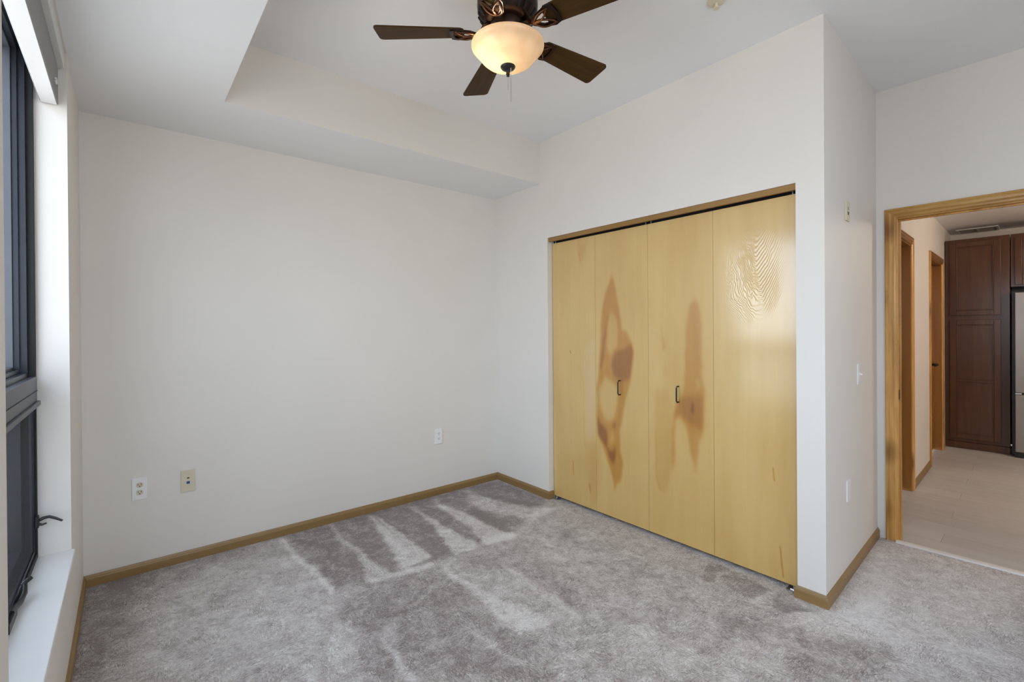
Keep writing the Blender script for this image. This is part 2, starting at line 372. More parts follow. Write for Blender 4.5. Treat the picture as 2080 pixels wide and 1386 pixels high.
# outlines (m): veneer figure on the closet doors (y, z); carpet pile marks and one painted light lift (x, y)
STAINS = [
(0.52,0.01,[(-1.251,1.716),(-1.271,1.664),(-1.306,1.512),(-1.335,1.337),(-1.365,1.337),(-1.399,1.28),(-1.428,1.2),(-1.417,1.079),(-1.404,0.972),(-1.397,0.961),(-1.362,0.86),(-1.341,0.726),(-1.314,0.622),(-1.314,0.531),(-1.328,0.418),(-1.322,0.284),(-1.281,0.249),(-1.268,0.187),(-1.255,0.268),(-1.198,0.433),(-1.133,0.532),(-1.109,0.562),(-1.108,0.753),(-1.112,0.91),(-1.126,1.018),(-1.138,1.166),(-1.151,1.364),(-1.174,1.518),(-1.197,1.602),(-1.229,1.667)]),
(-0.3,0.012,[(-1.244,1.464),(-1.28,1.421),(-1.298,1.321),(-1.283,1.213),(-1.236,1.161),(-1.209,1.194),(-1.205,1.364)]),
(-0.4,0.014,[(-1.181,0.985),(-1.245,0.965),(-1.296,0.927),(-1.285,0.801),(-1.269,0.732),(-1.221,0.709),(-1.179,0.728),(-1.135,0.791),(-1.136,0.895)]),
(0.22,0.01,[(-1.206,1.415),(-1.228,1.465),(-1.194,1.279),(-1.182,1.15),(-1.148,1.02),(-1.138,1.062),(-1.172,1.278)]),
(0.25,0.012,[(-1.283,1.188),(-1.409,1.232),(-1.426,1.184),(-1.407,1.013),(-1.348,0.976),(-1.266,1.003),(-1.24,1.093)]),
(0.3,0.01,[(-1.11,0.736),(-1.145,0.681),(-1.189,0.653),(-1.204,0.579),(-1.198,0.492),(-1.161,0.528),(-1.111,0.563)]),
(0.22,0.01,[(-1.253,0.696),(-1.289,0.702),(-1.284,0.642),(-1.247,0.653)]),
(0.3,0.01,[(-1.198,0.501),(-1.23,0.482),(-1.278,0.516),(-1.272,0.439),(-1.25,0.393),(-1.219,0.437)]),
(-0.18,0.01,[(-1.231,0.592),(-1.263,0.614),(-1.267,0.548),(-1.23,0.524)]),
(0.44,0.012,[(-1.861,1.529),(-1.887,1.485),(-1.902,1.413),(-1.908,1.292),(-1.904,1.15),(-1.911,1.044),(-1.929,0.939),(-1.924,0.833),(-1.908,0.688),(-1.906,0.691),(-1.886,0.659),(-1.888,0.604),(-1.86,0.459),(-1.845,0.54),(-1.821,0.666),(-1.801,0.739),(-1.765,0.791),(-1.738,0.777),(-1.735,0.574),(-1.715,0.434),(-1.71,0.569),(-1.723,0.814),(-1.744,0.884),(-1.782,0.926),(-1.798,1.004),(-1.794,0.998),(-1.799,1.145),(-1.808,1.306),(-1.813,1.386),(-1.829,1.488)]),
(0.22,0.015,[(-1.782,0.924),(-1.928,0.932),(-1.92,0.832),(-1.912,0.725),(-1.852,0.751),(-1.781,0.784),(-1.724,0.768),(-1.741,0.875)]),
(0.25,0.008,[(-1.837,0.886),(-1.853,0.888),(-1.851,0.83),(-1.833,0.842)]),
(-0.2,0.01,[(-1.869,1.034),(-1.892,1.042),(-1.899,0.986),(-1.876,0.984)]),
(0.16,0.012,[(-1.596,0.947),(-1.588,0.595),(-1.601,0.388),(-1.62,0.318),(-1.654,0.316),(-1.693,0.39),(-1.715,0.512),(-1.723,0.814),(-1.686,0.955)]),
(0.18,0.006,[(-1.595,0.746),(-1.584,0.594),(-1.598,0.387),(-1.614,0.311),(-1.654,0.313),(-1.62,0.332),(-1.606,0.409),(-1.597,0.597)]),
(0.22,0.006,[(-1.629,1.382),(-1.643,1.344),(-1.656,1.275),(-1.67,1.223),(-1.651,1.195),(-1.643,1.275)]),
(0.12,0.012,[(-1.65,1.093),(-1.693,1.095),(-1.688,1.027),(-1.658,1.032)]),
(0.18,0.012,[(-0.925,2.0),(-1.026,1.98),(-1.008,1.899),(-0.966,1.842),(-0.934,1.917)]),
(0.3,0.005,[(-0.934,1.926),(-0.949,1.916),(-0.966,1.837),(-0.951,1.861)]),
(-0.28,0.02,[(-1.002,1.223),(-1.1,1.278),(-1.101,0.942),(-1.096,0.822),(-1.088,0.559),(-1.008,0.545),(-0.996,0.81),(-0.991,1.078)]),
(0.14,0.02,[(-0.99,0.506),(-1.133,0.532),(-1.143,0.395),(-1.107,0.083),(-1.061,0.07),(-0.999,0.276)]),
(0.16,0.006,[(-0.976,0.987),(-0.99,0.988),(-0.994,0.632),(-0.997,0.454),(-0.986,0.451),(-0.978,0.719)]),
(0.35,0.005,[(-1.028,0.211),(-1.042,0.197),(-1.05,0.12),(-1.033,0.151)]),
(0.95,0.002,[(-0.849,1.176),(-0.859,1.176),(-0.86,1.147),(-0.852,1.145)]),
(0.6,0.0015,[(-0.874,0.338),(-0.879,0.339),(-0.878,0.229),(-0.873,0.228)]),
(0.55,0.0015,[(-2.299,0.604),(-2.301,0.604),(-2.305,0.531),(-2.302,0.531)]),
(0.6,0.0015,[(-2.331,0.205),(-2.334,0.206),(-2.346,0.048),(-2.343,0.047)]),
]
PILE_AND_LIGHT = [
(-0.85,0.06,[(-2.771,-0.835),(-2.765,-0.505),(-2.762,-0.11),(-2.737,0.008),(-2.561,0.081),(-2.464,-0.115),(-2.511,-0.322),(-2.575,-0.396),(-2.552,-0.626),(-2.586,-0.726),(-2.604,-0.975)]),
(-0.4,0.04,[(-2.737,0.008),(-2.429,0.018),(-2.106,0.006),(-1.885,-0.035),(-1.901,-0.111),(-2.214,-0.189),(-2.373,-0.299),(-2.509,-0.246)]),
(-0.75,0.03,[(-1.776,-0.018),(-1.46,0.005),(-0.708,0.048),(-0.342,-0.005),(-0.033,-0.042),(-0.008,-0.65),(-0.438,-0.867),(-0.847,-0.977),(-1.157,-0.961),(-1.575,-0.911),(-1.737,-0.898),(-1.753,-0.627),(-1.776,-0.357)]),
(1.0,0.01,[(-1.811,-0.037),(-1.778,-0.065),(-1.783,-0.35),(-1.771,-0.44),(-1.747,-0.608),(-1.726,-0.867),(-1.767,-0.913),(-1.766,-0.834),(-1.783,-0.578),(-1.808,-0.409)]),
(1.1,0.012,[(-1.487,-0.008),(-1.475,-0.055),(-1.492,-0.339),(-1.464,-0.567),(-1.468,-0.723),(-1.443,-0.912),(-1.204,-0.947),(-1.216,-0.986),(-1.424,-0.974),(-1.579,-0.919),(-1.548,-0.777),(-1.502,-0.535),(-1.516,-0.349)]),
(1.2,0.012,[(-1.226,-0.021),(-1.209,-0.056),(-1.212,-0.417),(-1.204,-0.788),(-1.206,-0.893),(-1.363,-0.91),(-1.38,-0.883),(-1.334,-0.678),(-1.265,-0.405),(-1.252,-0.244)]),
(0.9,0.006,[(-1.175,-0.065),(-1.164,-0.153),(-1.169,-0.403),(-1.181,-0.888),(-1.21,-0.89),(-1.206,-0.405)]),
(1.2,0.012,[(-0.911,-0.037),(-0.896,-0.243),(-0.892,-0.405),(-0.89,-0.724),(-0.879,-0.951),(-0.928,-0.967),(-1.066,-0.96),(-0.986,-0.675),(-0.922,-0.34)]),
(1.2,0.014,[(-0.676,-0.029),(-0.699,-0.196),(-0.651,-0.571),(-0.653,-0.826),(-0.616,-0.99),(-0.688,-0.993),(-0.847,-0.977),(-0.78,-0.717),(-0.762,-0.438),(-0.768,-0.311)]),
(0.8,0.02,[(-0.376,-0.031),(-0.363,-0.297),(-0.238,-0.636),(-0.094,-0.846),(-0.367,-0.891),(-0.498,-0.663),(-0.525,-0.346)]),
(-0.5,0.015,[(-0.599,-0.497),(-0.544,-0.585),(-0.578,-0.747),(-0.622,-0.71),(-0.633,-0.587)]),
(-0.35,0.015,[(-0.389,-0.124),(-0.301,-0.302),(-0.19,-0.541),(-0.104,-0.75),(-0.187,-0.766),(-0.312,-0.528)]),
(0.75,0.01,[(-1.201,-0.961),(-1.188,-1.082),(-1.147,-1.427),(-1.106,-1.636),(-1.063,-1.772),(-1.108,-1.797),(-1.177,-1.784),(-1.245,-1.682),(-1.213,-1.447),(-1.206,-1.147)]),
(0.22,0.16,[(-2.679,0.067),(-2.109,-0.019),(-1.793,-0.593),(-1.755,-0.883),(-1.868,-1.109),(-1.917,-1.552),(-2.697,-0.897),(-2.693,-0.413)]),  # broad soft lift painted in for light missing on the left
(0.15,0.08,[(-1.872,-0.221),(-1.802,-0.387),(-1.793,-0.891),(-1.751,-0.964),(-1.825,-1.063),(-1.864,-1.113),(-1.802,-1.316),(-1.841,-1.616),(-2.132,-1.372)]),
(-0.42,0.03,[(-1.761,-0.993),(-1.575,-0.911),(-1.216,-0.986),(-1.22,-1.169),(-1.245,-1.682),(-1.207,-1.817),(-1.31,-2.062),(-1.841,-1.616),(-1.802,-1.316),(-1.783,-1.099)]),
(0.85,0.008,[(-1.719,-1.1),(-1.713,-1.318),(-1.712,-1.42),(-1.703,-1.56),(-1.71,-1.726),(-1.749,-1.694),(-1.725,-1.423),(-1.712,-1.241)]),
(0.5,0.012,[(-1.674,-1.32),(-1.632,-1.316),(-1.628,-1.374),(-1.671,-1.398),(-1.698,-1.389)]),
(0.6,0.01,[(-1.381,-1.551),(-1.356,-1.706),(-1.357,-1.925),(-1.375,-1.886),(-1.389,-1.726)]),
(0.55,0.01,[(-0.915,-1.167),(-0.901,-1.372),(-0.907,-1.659),(-0.952,-1.865),(-0.978,-1.827),(-0.96,-1.4)]),
(0.6,0.01,[(-0.611,-1.264),(-0.586,-1.407),(-0.632,-1.457),(-0.652,-1.377)]),
(-0.25,0.03,[(-0.847,-0.977),(-0.638,-1.096),(-0.736,-1.488),(-0.834,-1.812),(-0.977,-1.937),(-0.99,-1.849),(-0.921,-1.422),(-1.084,-1.023)]),
(-0.55,0.006,[(0.005,-1.969),(0.018,-2.078),(-0.198,-2.085),(-0.215,-2.039)]),
(-0.55,0.006,[(0.014,-2.098),(-0.038,-2.333),(-0.162,-2.305),(-0.197,-2.256),(-0.157,-2.109)]),
(-0.5,0.006,[(-0.051,-2.361),(-0.073,-2.522),(-0.196,-2.453),(-0.179,-2.381)]),
(0.35,0.012,[(-0.0,-2.086),(-0.157,-2.109),(-0.228,-2.091),(-0.162,-2.084)]),
(0.4,0.012,[(-0.044,-2.328),(-0.154,-2.348),(-0.264,-2.309),(-0.129,-2.314)]),
(0.5,0.03,[(-0.225,-2.477),(-0.095,-2.529),(-0.014,-2.572),(1.079,-2.553),(-0.048,-2.792),(-0.145,-2.71),(-0.246,-2.552)]),
(0.35,0.06,[(-0.004,-2.586),(1.04,-2.532),(1.132,-2.61),(1.117,-3.131),(0.032,-3.188),(-0.312,-2.899),(-0.124,-2.819),(-0.045,-2.687)]),
(-0.35,0.03,[(-0.275,-2.556),(-0.184,-2.722),(-0.115,-2.813),(-0.213,-2.833),(-0.362,-2.822),(-0.511,-2.732),(-0.644,-2.621),(-0.307,-2.497)]),
(-0.5,0.012,[(-0.144,-2.812),(-0.129,-2.824),(-0.259,-2.829),(-0.348,-2.826),(-0.351,-2.816),(-0.253,-2.816)]),
(-0.5,0.02,[(0.72,-3.125),(0.924,-3.141),(0.449,-3.166),(0.453,-3.149)]),
(-0.3,0.03,[(0.335,-3.07),(0.366,-3.116),(0.261,-3.134),(0.231,-3.099)]),
(-0.3,0.03,[(0.032,-3.146),(0.097,-3.185),(0.032,-3.188),(-0.005,-3.158)]),
(-0.25,0.02,[(0.102,-2.789),(0.107,-2.836),(0.078,-2.838),(0.075,-2.798)]),
(-0.3,0.02,[(-0.072,-2.664),(-0.008,-2.729),(-0.048,-2.747),(-0.083,-2.697)]),
(0.3,0.04,[(-0.813,-1.997),(-0.749,-2.128),(-0.906,-2.152),(-0.936,-2.072)]),
(-0.25,0.04,[(-0.459,-1.937),(-0.412,-2.094),(-0.32,-2.444),(-0.304,-2.533),(-0.448,-2.426),(-0.513,-2.152)]),
]

# ================================================================== STRUCTURE
# ---- bedroom carpet (fine grid that carries the pile marks and the painted light lift)
def poly_mask(px, py, pts):
    inside = np.zeros(px.shape, bool); n = len(pts)
    for i in range(n):
        x0, y0 = pts[i]; x1, y1 = pts[(i+1) % n]
        if y0 == y1: continue
        c = (y0 > py) != (y1 > py)
        inside ^= c & (px < (x1-x0)*(py-y0)/(y1-y0)+x0)
    return inside.astype(float)
def blur(a, sig):
    if sig < 0.3: return a
    r = max(1, int(sig*3)); k = np.exp(-0.5*(np.arange(-r, r+1)/sig)**2); k /= k.sum()
    a = np.pad(a, r, mode='edge')
    a = np.apply_along_axis(lambda v: np.convolve(v, k, 'valid'), 0, a)
    return np.apply_along_axis(lambda v: np.convolve(v, k, 'valid'), 1, a)
def smooth_noise(nx, ny, cell, seed):
    rng = np.random.default_rng(seed); g = rng.standard_normal((int(nx/cell)+4, int(ny/cell)+4))
    xi = np.arange(nx)/cell; yi = np.arange(ny)/cell; X0 = xi.astype(int); Y0 = yi.astype(int)
    fx = xi-X0; fy = yi-Y0; fx = fx*fx*(3-2*fx); fy = fy*fy*(3-2*fy)
    a = g[X0][:, Y0]; b = g[X0+1][:, Y0]; c = g[X0][:, Y0+1]; d = g[X0+1][:, Y0+1]
    return (a*(1-fx)[:, None]+b*fx[:, None])*(1-fy)[None]+(c*(1-fx)[:, None]+d*fx[:, None])*fy[None]
def grid_mesh(name, P, nx, ny):
    me = bpy.data.meshes.new(name)
    i = np.arange((nx-1)*(ny-1)); a = (i//(ny-1))*ny + i % (ny-1)
    F = np.stack([a, a+ny, a+ny+1, a+1], 1).astype(np.int32)
    me.vertices.add(nx*ny); me.vertices.foreach_set('co', P.astype(np.float32).ravel())
    me.loops.add(F.size); me.loops.foreach_set('vertex_index', F.ravel())
    me.polygons.add(len(F)); me.polygons.foreach_set('loop_start', np.arange(0, F.size, 4, dtype=np.int32))
    me.polygons.foreach_set('loop_total', np.full(len(F), 4, np.int32))
    me.update(calc_edges=True); me.validate(); return me

def make_carpet():
    d = 0.008; xs = np.arange(-L, 1.22, d); ys = np.arange(YB, 0.0+d, d); nx, ny = len(xs), len(ys)
    X, Y = np.meshgrid(xs, ys, indexing='ij')
    wx = smooth_noise(nx, ny, 9, 1)*0.007 + smooth_noise(nx, ny, 3, 2)*0.004; wy = smooth_noise(nx, ny, 9, 3)*0.007 + smooth_noise(nx, ny, 3, 4)*0.004
    lay_and_light = np.zeros_like(X)
    for val, soft, pts in PILE_AND_LIGHT:
        lay_and_light += val*blur(poly_mask(X+wx, Y+wy, pts), soft/d)
    Xc = X.copy()
    xm = HO.x - (Y-HO.y)*math.tan(TH)               # the carpet ends under the door strip
    Xc = np.where((X > xm) & (Y < -2.4), xm, Xc)
    P = np.stack([Xc, np.minimum(Y, 0), np.zeros_like(X)], 2).reshape(-1, 3)
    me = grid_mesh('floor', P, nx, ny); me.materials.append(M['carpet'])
    at = me.attributes.new('lay_and_light', 'FLOAT', 'POINT'); at.data.foreach_set('value', lay_and_light.astype(np.float32).ravel())
    o = bpy.data.objects.new('floor', me); COL.objects.link(o)
    return tag(o, 'grey-taupe cut pile carpet with vacuum marks', 'carpet', kind='structure')
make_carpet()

# ---- bedroom walls
struct('wall_back', boxes((-L-0.3, 0.12, 0, 0.12, 0, C)), M['wall'], 'plain off-white wall with three cover plates low down', 'wall')
struct('wall_closet', boxes((0, 0.10, -A0, 0.0, 0, C), (0, 0.10, -B0, -A0, OH, C), (0, 0.10, -B0-0.01, -B0, 0, C)), M['wall'], 'off-white wall around the closet opening', 'wall')
bm = BM(); prism(bm, [(0, -W), (HO.x, HO.y), (HO.x, HO.y+0.1), (0.10, -W+0.1), (0.10, -B0-0.01), (0.0, -B0-0.01)], lambda a, b, d: (a, b, d), 0, C)
struct('wall_right', bm, M['wall'], 'short off-white return wall with switch between closet and doorway', 'wall')
struct('wall_window', boxes((-L-0.25, -L, W1[1], 0.0, 0, S), (-L-0.25, -L, W3_FILL[1], W1[0], 0, S), (-L-0.25, -L, YB, W3_FILL[0], 0, S), (-L-0.25, -L, W3_FILL[0], W3_FILL[1], 0, SILL-0.02),
       (-L-0.25, -L, W1[0], W1[1], 0, SILL-0.02), (-L-0.25, -L, YB, 0, S, C)), M['wall'], 'off-white window wall with deep white reveal', 'wall')
struct('wall_front', boxes((-L-0.25, W2_FILL[0], YB-0.25, YB, 0, C), (W2_FILL[1], 1.6, YB-0.25, YB, 0, C), (W2_FILL[0], W2_FILL[1], YB-0.25, YB, 0, SILL-0.02), (W2_FILL[0], W2_FILL[1], YB-0.25, YB, S, C)), M['wall'], 'off-white wall behind the viewer', 'wall')
# closet interior
struct('wall_closet_interior', boxes((0.72, 0.78, -W+0.12, 0.0, 0, C), (0.10, 0.72, -0.12, 0.0, 0, C), (0.1, 0.78, -W+0.12, -0.12, 2.4, 2.44)), M['wall'], 'wall inside the closet behind the bifold doors', 'wall')
struct('floor_closet', boxes((0.0, 0.78, -W+0.1, 0.0, -0.05, -0.002)), M['carpet'], 'carpet inside the closet', 'carpet')
# ---- ceiling with the dropped border
struct('ceiling', boxes((-L, 1.7, YB, 0.0, C, C+0.1)), M['ceil'], 'white raised tray ceiling', 'ceiling')
bm = BM()
box(bm, -L, 0.0, -TY, 0.0, S, C); box(bm, -L, -TL, YB, -TY, S, C)
for f in bm.faces:
    f.normal_update(); f.material_index = 0 if abs(f.normal.z) < 0.5 else 1
struct('ceiling_soffit', bm, [M['wall'], M['ceil']], 'dropped soffit along the window and back walls', 'ceiling')

# ---- door wall, hall and kitchen shell (hall frame)
DT = 0.085                      # door wall thickness
DL, DR = -0.094, -0.94          # rough opening
def hstruct(name, bm, mats, label, cat): return hall(struct(name, bm, mats, label, cat))
hstruct('wall_door', boxes((0, DT, DL, 0.1, 0, C), (0, DT, DR, DL, 2.018, C), (0, DT, -2.1, DR, 0, C)), M['wall'], 'off-white wall around the open doorway to the hall', 'wall')
D1 = (0.45, 1.235); D2 = (2.27, 3.10); HD = 2.005; KC = 2.43; KB = 3.96
hstruct('wall_hall_left', boxes((DT, D1[0], 0, 0.1, 0, KC), (D1[1], D2[0], 0, 0.1, 0, KC), (D2[1], KB, 0, 0.1, 0, KC),
        (D1[0], D1[1], 0, 0.1, HD, KC), (D2[0], D2[1], 0, 0.1, HD, KC)), M['wall'], 'hall wall with two wood framed doors', 'wall')
hstruct('wall_kitchen', boxes((KB, KB+0.1, -3.2, 0.1, 0, KC)), M['wall'], 'kitchen wall showing above the dark cabinets', 'wall')
hstruct('wall_hall_right', boxes((DT, KB, -3.2, -3.1, 0, KC), (DT-0.01, DT, -3.2, -2.1, 0, KC)), M['wall'], 'far kitchen wall out of view', 'wall')
hstruct('ceiling_hall', boxes((DT, KB, -3.2, 0.1, KC, KC+0.08)), M['ceil'], 'low flat ceiling over hall and kitchen', 'ceiling')
fl = hstruct('floor_hall', boxes((0.0, KB, -3.1, 0.12, -0.05, -0.006)), M['vinyl'], 'pale beige vinyl plank floor of the hall', 'floor')
random.seed(4)
_pm = {}
k = 0; u = 0.004
while u < 3.4:
    v = 0.12 - (0.0 if k % 3 == 0 else 0.4 if k % 3 == 1 else 0.8); first = 0.12
    cuts = [0.12] + [c for c in np.arange(v-1.2 if v == 0.12 else v, -2.6, -1.2)] + [-2.6]
    for a, b in zip(cuts, cuts[1:]):
        ln = round(a-b, 3)
        if ln < 0.05: continue
        if ln not in _pm:
            bm = boxes((0.0008, 0.1792, 0.0008, ln-0.0008, -0.005, 0.0)); bmesh.ops.recalc_face_normals(bm, faces=bm.faces)
            me = bpy.data.meshes.new('plank'); bm.to_mesh(me); bm.free(); me.materials.append(M['vinyl']); _pm[ln] = me
        p = bpy.data.objects.new('plank', _pm[ln]); COL.objects.link(p); p.parent = fl; p.location = (u, b, -0.001)
    u += 0.18; k += 1

# ---- baseboards: one moulded profile swept with mitred corners
BPROF = [(0, 0), (0.012, 0), (0.012, 0.040), (0.0105, 0.046), (0.007, 0.051), (0.005, 0.056), (0.003, BB), (0, BB)]
def sweep_base(names, path, labels, mats, side=1, z0=0.0, prof=BPROF, start_cut=None):
    pts = [Vector((p[0], p[1])) for p in path]; n = len(pts)
    nor = []
    for i in range(n-1):
        d = (pts[i+1]-pts[i]).normalized(); nor.append(Vector((d.y, -d.x))*side)
    mit = []
    for i in range(n):
        if i == 0: mit.append(nor[0])
        elif i == n-1: mit.append(nor[-1])
        else:
            m = (nor[i-1]+nor[i]).normalized(); mit.append(m/max(0.2, m.dot(nor[i])))
    for i in range(n-1):
        if names[i] is None: continue
        bm = BM(); A = []; B = []
        for t, z in prof:
            a = pts[i]+mit[i]*t; b = pts[i+1]+mit[i+1]*t
            A.append(bm.verts.new((a.x, a.y, z+z0))); B.append(bm.verts.new((b.x, b.y, z+z0)))
        m = len(prof); bm.faces.new(A); bm.faces.new(B[::-1])
        for k in range(m): bm.faces.new((A[k], B[k], B[(k+1) % m], A[(k+1) % m]))
        struct(names[i], bm, mats[i], labels[i], 'baseboard')
sweep_base(['baseboard_window', 'baseboard_back', 'baseboard_closet_left', 'baseboard_closet_left_return'],
           [(-L, YB), (-L, 0), (0, 0), (0, -A0), (0.045, -A0)],
           ['brown wood baseboard under the window sill', 'long brown wood baseboard along the back wall', 'short brown wood baseboard left of the closet', 'baseboard end turned into the left closet jamb'],
           [M['base_y'], M['base'], M['base_y'], M['base']], 1)
_e = H(0, -0.044)
sweep_base(['baseboard_closet_right_return', 'baseboard_closet_right', 'baseboard_right'],
           [(0.045, -B0), (0, -B0), (0, -W), (HO.x-0.002, HO.y)],
           ['baseboard end turned into the right closet jamb', 'short sunlit baseboard right of the closet', 'shaded wood baseboard under the light switch'],
           [M['base'], M['base_y'], M['base']], 1)
_hb = [tuple(H(D1[1]+0.06, 0)[:2]), tuple(H(D2[0]-0.06, 0)[:2])]
sweep_base(['baseboard_hall'], _hb, ['brown baseboard between the two hall doors'], [M['base']], 1)

# ---- door casings
CPROF = [(0, 0), (0, 0.013), (0.004, 0.016), (0.010, 0.016), (0.014, 0.0125), (0.018, 0.0125), (0.021, 0.0145), (0.034, 0.0135), (0.037, 0.0105), (0.041, 0.0105), (0.044, 0.0125), (0.053, 0.0115), (0.058, 0.008), (0.060, 0.004), (0.060, 0)]
def casing(fn, s0, s1, zt, parent, mz, mh, ks=(0, 1, 2), z0=0.0):
    """fn(s, z, b): point on the wall at s along, z up, b out of the wall; s0 < s1 outer edges"""
    for k in ks:
        bm = BM(); A = []; B = []
        for a, b in CPROF:
            if k == 0: p, q = (s0+a, z0), (s0+a, zt-a)
            elif k == 1: p, q = (s0+a, zt-a), (s1-a, zt-a)
            else: p, q = (s1-a, z0), (s1-a, zt-a)
            A.append(bm.verts.new(fn(p[0], p[1], b))); B.append(bm.verts.new(fn(q[0], q[1], b)))
        m = len(CPROF); bm.faces.new(A); bm.faces.new(B[::-1])
        for j in range(m): bm.faces.new((A[j], B[j], B[(j+1) % m], A[(j+1) % m]))
        obj('head_casing' if k == 1 else 'side_casing', bm, mh if k == 1 else mz, parent)
# bedroom doorway
tr = hall(empty('trim_1')); tag(tr, 'golden knotty pine casing around the open doorway', 'door frame', kind='structure')
casing(lambda s, z, b: (-b, -s, z), 0.044, 1.0, 2.071, tr, M['pine_z'], M['pine_y'])
bm = BM(); box(bm, -0.002, DT-0.012, DL, DL-0.013, 0, 2.018); obj('jamb', bm, M['pine_z'], tr, 0.001)
bm = BM(); box(bm, -0.002, DT-0.012, DR, DR+0.013, 0, 2.018); obj('jamb', bm, M['pine_z'], tr, 0.001)
bm = BM(); box(bm, -0.002, DT-0.012, DR+0.013, DL-0.013, 2.005, 2.018); obj('head_jamb', bm, M['pine_y'], tr, 0.001)
bm = BM(); box(bm, 0.034, 0.048, DL-0.013, DL-0.022, 0, 2.005); box(bm, 0.034, 0.048, DR+0.013, DR+0.022, 0, 2.005); box(bm, 0.034, 0.048, DR+0.022, DL-0.022, 1.996, 2.005)
obj('door_stop', bm, M['pine_z'], tr, 0.001)
bm = BM(); box(bm, 0.004, 0.030, DL-0.0125, DL-0.0150, 0.885, 0.945); sp = obj('strike_plate', bm, M['black'], tr); sp['label'] = 'small black strike plate'
bm = BM(); prism(bm, [(-0.034, 0.0), (-0.030, 0.009), (-0.010, 0.013), (0.010, 0.009), (0.016, 0.0)], lambda a, b, d: (a, d, b), DR, DL)
hstruct('trim_2', bm, M['thresh'], 'pale threshold strip between carpet and plank floor', 'threshold')
# hall doors
def hall_door(name, a, b, label, lever):
    r = hall(empty(name)); tag(r, label, 'door', kind='structure')
    casing(lambda s, z, o: (s, -o, z), a-0.058, b+0.058, HD+0.055, r, M['pine_z'], M['pine_x'])
    for x0, x1 in ((a, a+0.014), (b-0.014, b)):
        bm = BM(); box(bm, x0, x1, -0.001, 0.10, 0, HD); obj('jamb', bm, M['hall_door'], r)
    bm = BM(); box(bm, a, b, -0.001, 0.10, HD-0.014, HD); obj('head_jamb', bm, M['pine_x'], r)
    bm = BM(); box(bm, a+0.017, b-0.017, 0.062, 0.097, 0.012, HD-0.017); leaf = obj('door_leaf', bm, M['hall_door'], r, 0.002)
    if lever:
        bm = BM(); lathe(bm, [(0.034, 0), (0.034, 0.008), (0.014, 0.012), (0.012, 0.060), (0.015, 0.07), (0.0, 0.07)], 20)
        bmesh.ops.rotate(bm, verts=bm.verts, cent=(0, 0, 0), matrix=Matrix.Rotation(math.radians(90), 3, 'X'))
        tube(bm, [(0, -0.062, 0), (-0.02, -0.068, 0), (-0.06, -0.068, -0.002), (-0.12, -0.064, -0.004)], [0.013, 0.013, 0.012, 0.010], 10)
        bmesh.ops.translate(bm, verts=bm.verts, vec=(lever, 0.062, 0.945)); h = obj('lever_handle', bm, M['black'], leaf, smooth=True); h['label'] = 'black lever handle'
    return r
hall_door('door_3', D1[0], D1[1], 'nearer hall door seen as a narrow wooden jamb through the doorway', None)
hall_door('door_4', D2[0], D2[1], 'farther hall door with black lever beside the pantry cabinet', 2.70)

# ---- closet header, track and bifold doors
tr3 = empty('trim_3', (0, 0, 0)); tag(tr3, 'brown wood header strip across the top of the closet opening', 'trim', kind='structure')
bm = BM(); box(bm, 0.010, 0.030, -B0, -A0, 2.024, OH); obj('header_board', bm, M['trim_y'], tr3, 0.002)
bm = BM(); box(bm, 0.030, 0.034, -B0, -A0, 2.030, OH); box(bm, 0.070, 0.074, -B0, -A0, 2.022, OH); box(bm, 0.034, 0.070, -B0, -A0, 2.046, OH)
obj('track', bm, M['gap'], tr3)

XF = 0.050                          # door face plane
EDGES = [-0.6665, -1.1015, -1.5425, -1.9800, -2.4205]
def stain_panel(name, y1, y0, z0, z1, parent):
    d = 0.005; ys = np.arange(y0, y1+d*0.5, d); ys = np.linspace(y0, y1, len(ys)); zs = np.linspace(z0, z1, int((z1-z0)/0.008)+1)
    ny, nz = len(ys), len(zs); Y, Z = np.meshgrid(ys, zs, indexing='ij')
    st = np.zeros_like(Y); wy = smooth_noise(ny, nz, 10, 11)*0.004; wz = smooth_noise(ny, nz, 14, 12)*0.012
    for val, soft, pts in STAINS:
        lo = min(p[0] for p in pts)-0.05; hi = max(p[0] for p in pts)+0.05
        if hi < y0 or lo > y1: continue
        small = soft < 0.004
        m = poly_mask(Y + (0 if small else wy), Z + (0 if small else wz), pts)
        if small:                      # hairline marks: a soft line from the first to the third corner
            (ya, za), (yb, zb) = pts[0], pts[2]; q = np.clip((Z-za)/(zb-za), 0, 1)
            m = np.exp(-((Y-(ya+(yb-ya)*q))/0.0035)**2)*((Z > min(za, zb)) & (Z < max(za, zb)))
        st += val*blur(m, soft/0.0065)
    gr = np.exp(-(((Y+2.225)/0.11)**2)-(((Z-1.58)/0.19)**2)) if y0 < -2.3 else np.zeros_like(Y)
    if y0 < -2.3: gr *= np.clip((Z-1.30)/0.15, 0, 1)
    P = np.stack([np.full_like(Y, XF), Y, Z], 2).reshape(-1, 3)
    me = grid_mesh(name, P, ny, nz)
    bm = BM(); bm.from_mesh(me)
    fv = bm.faces[:]; bm.verts.ensure_lookup_table()
    x0, x1 = XF, XF+0.028
    bx = box(bm, x0+0.00005, x1, y0, y1, z0, z1)
    bm.to_mesh(me); bm.free()
    for nm, arr in (('stain', st), ('grain', gr)):
        full = np.zeros(len(me.vertices), np.float32); full[:ny*nz] = arr.ravel()
        at = me.attributes.get(nm) or me.attributes.new(nm, 'FLOAT', 'POINT'); at.data.foreach_set('value', full)
    me.materials.append(M['maple'])
    o = bpy.data.objects.new(name, me); COL.objects.link(o); o.parent = parent
    return o
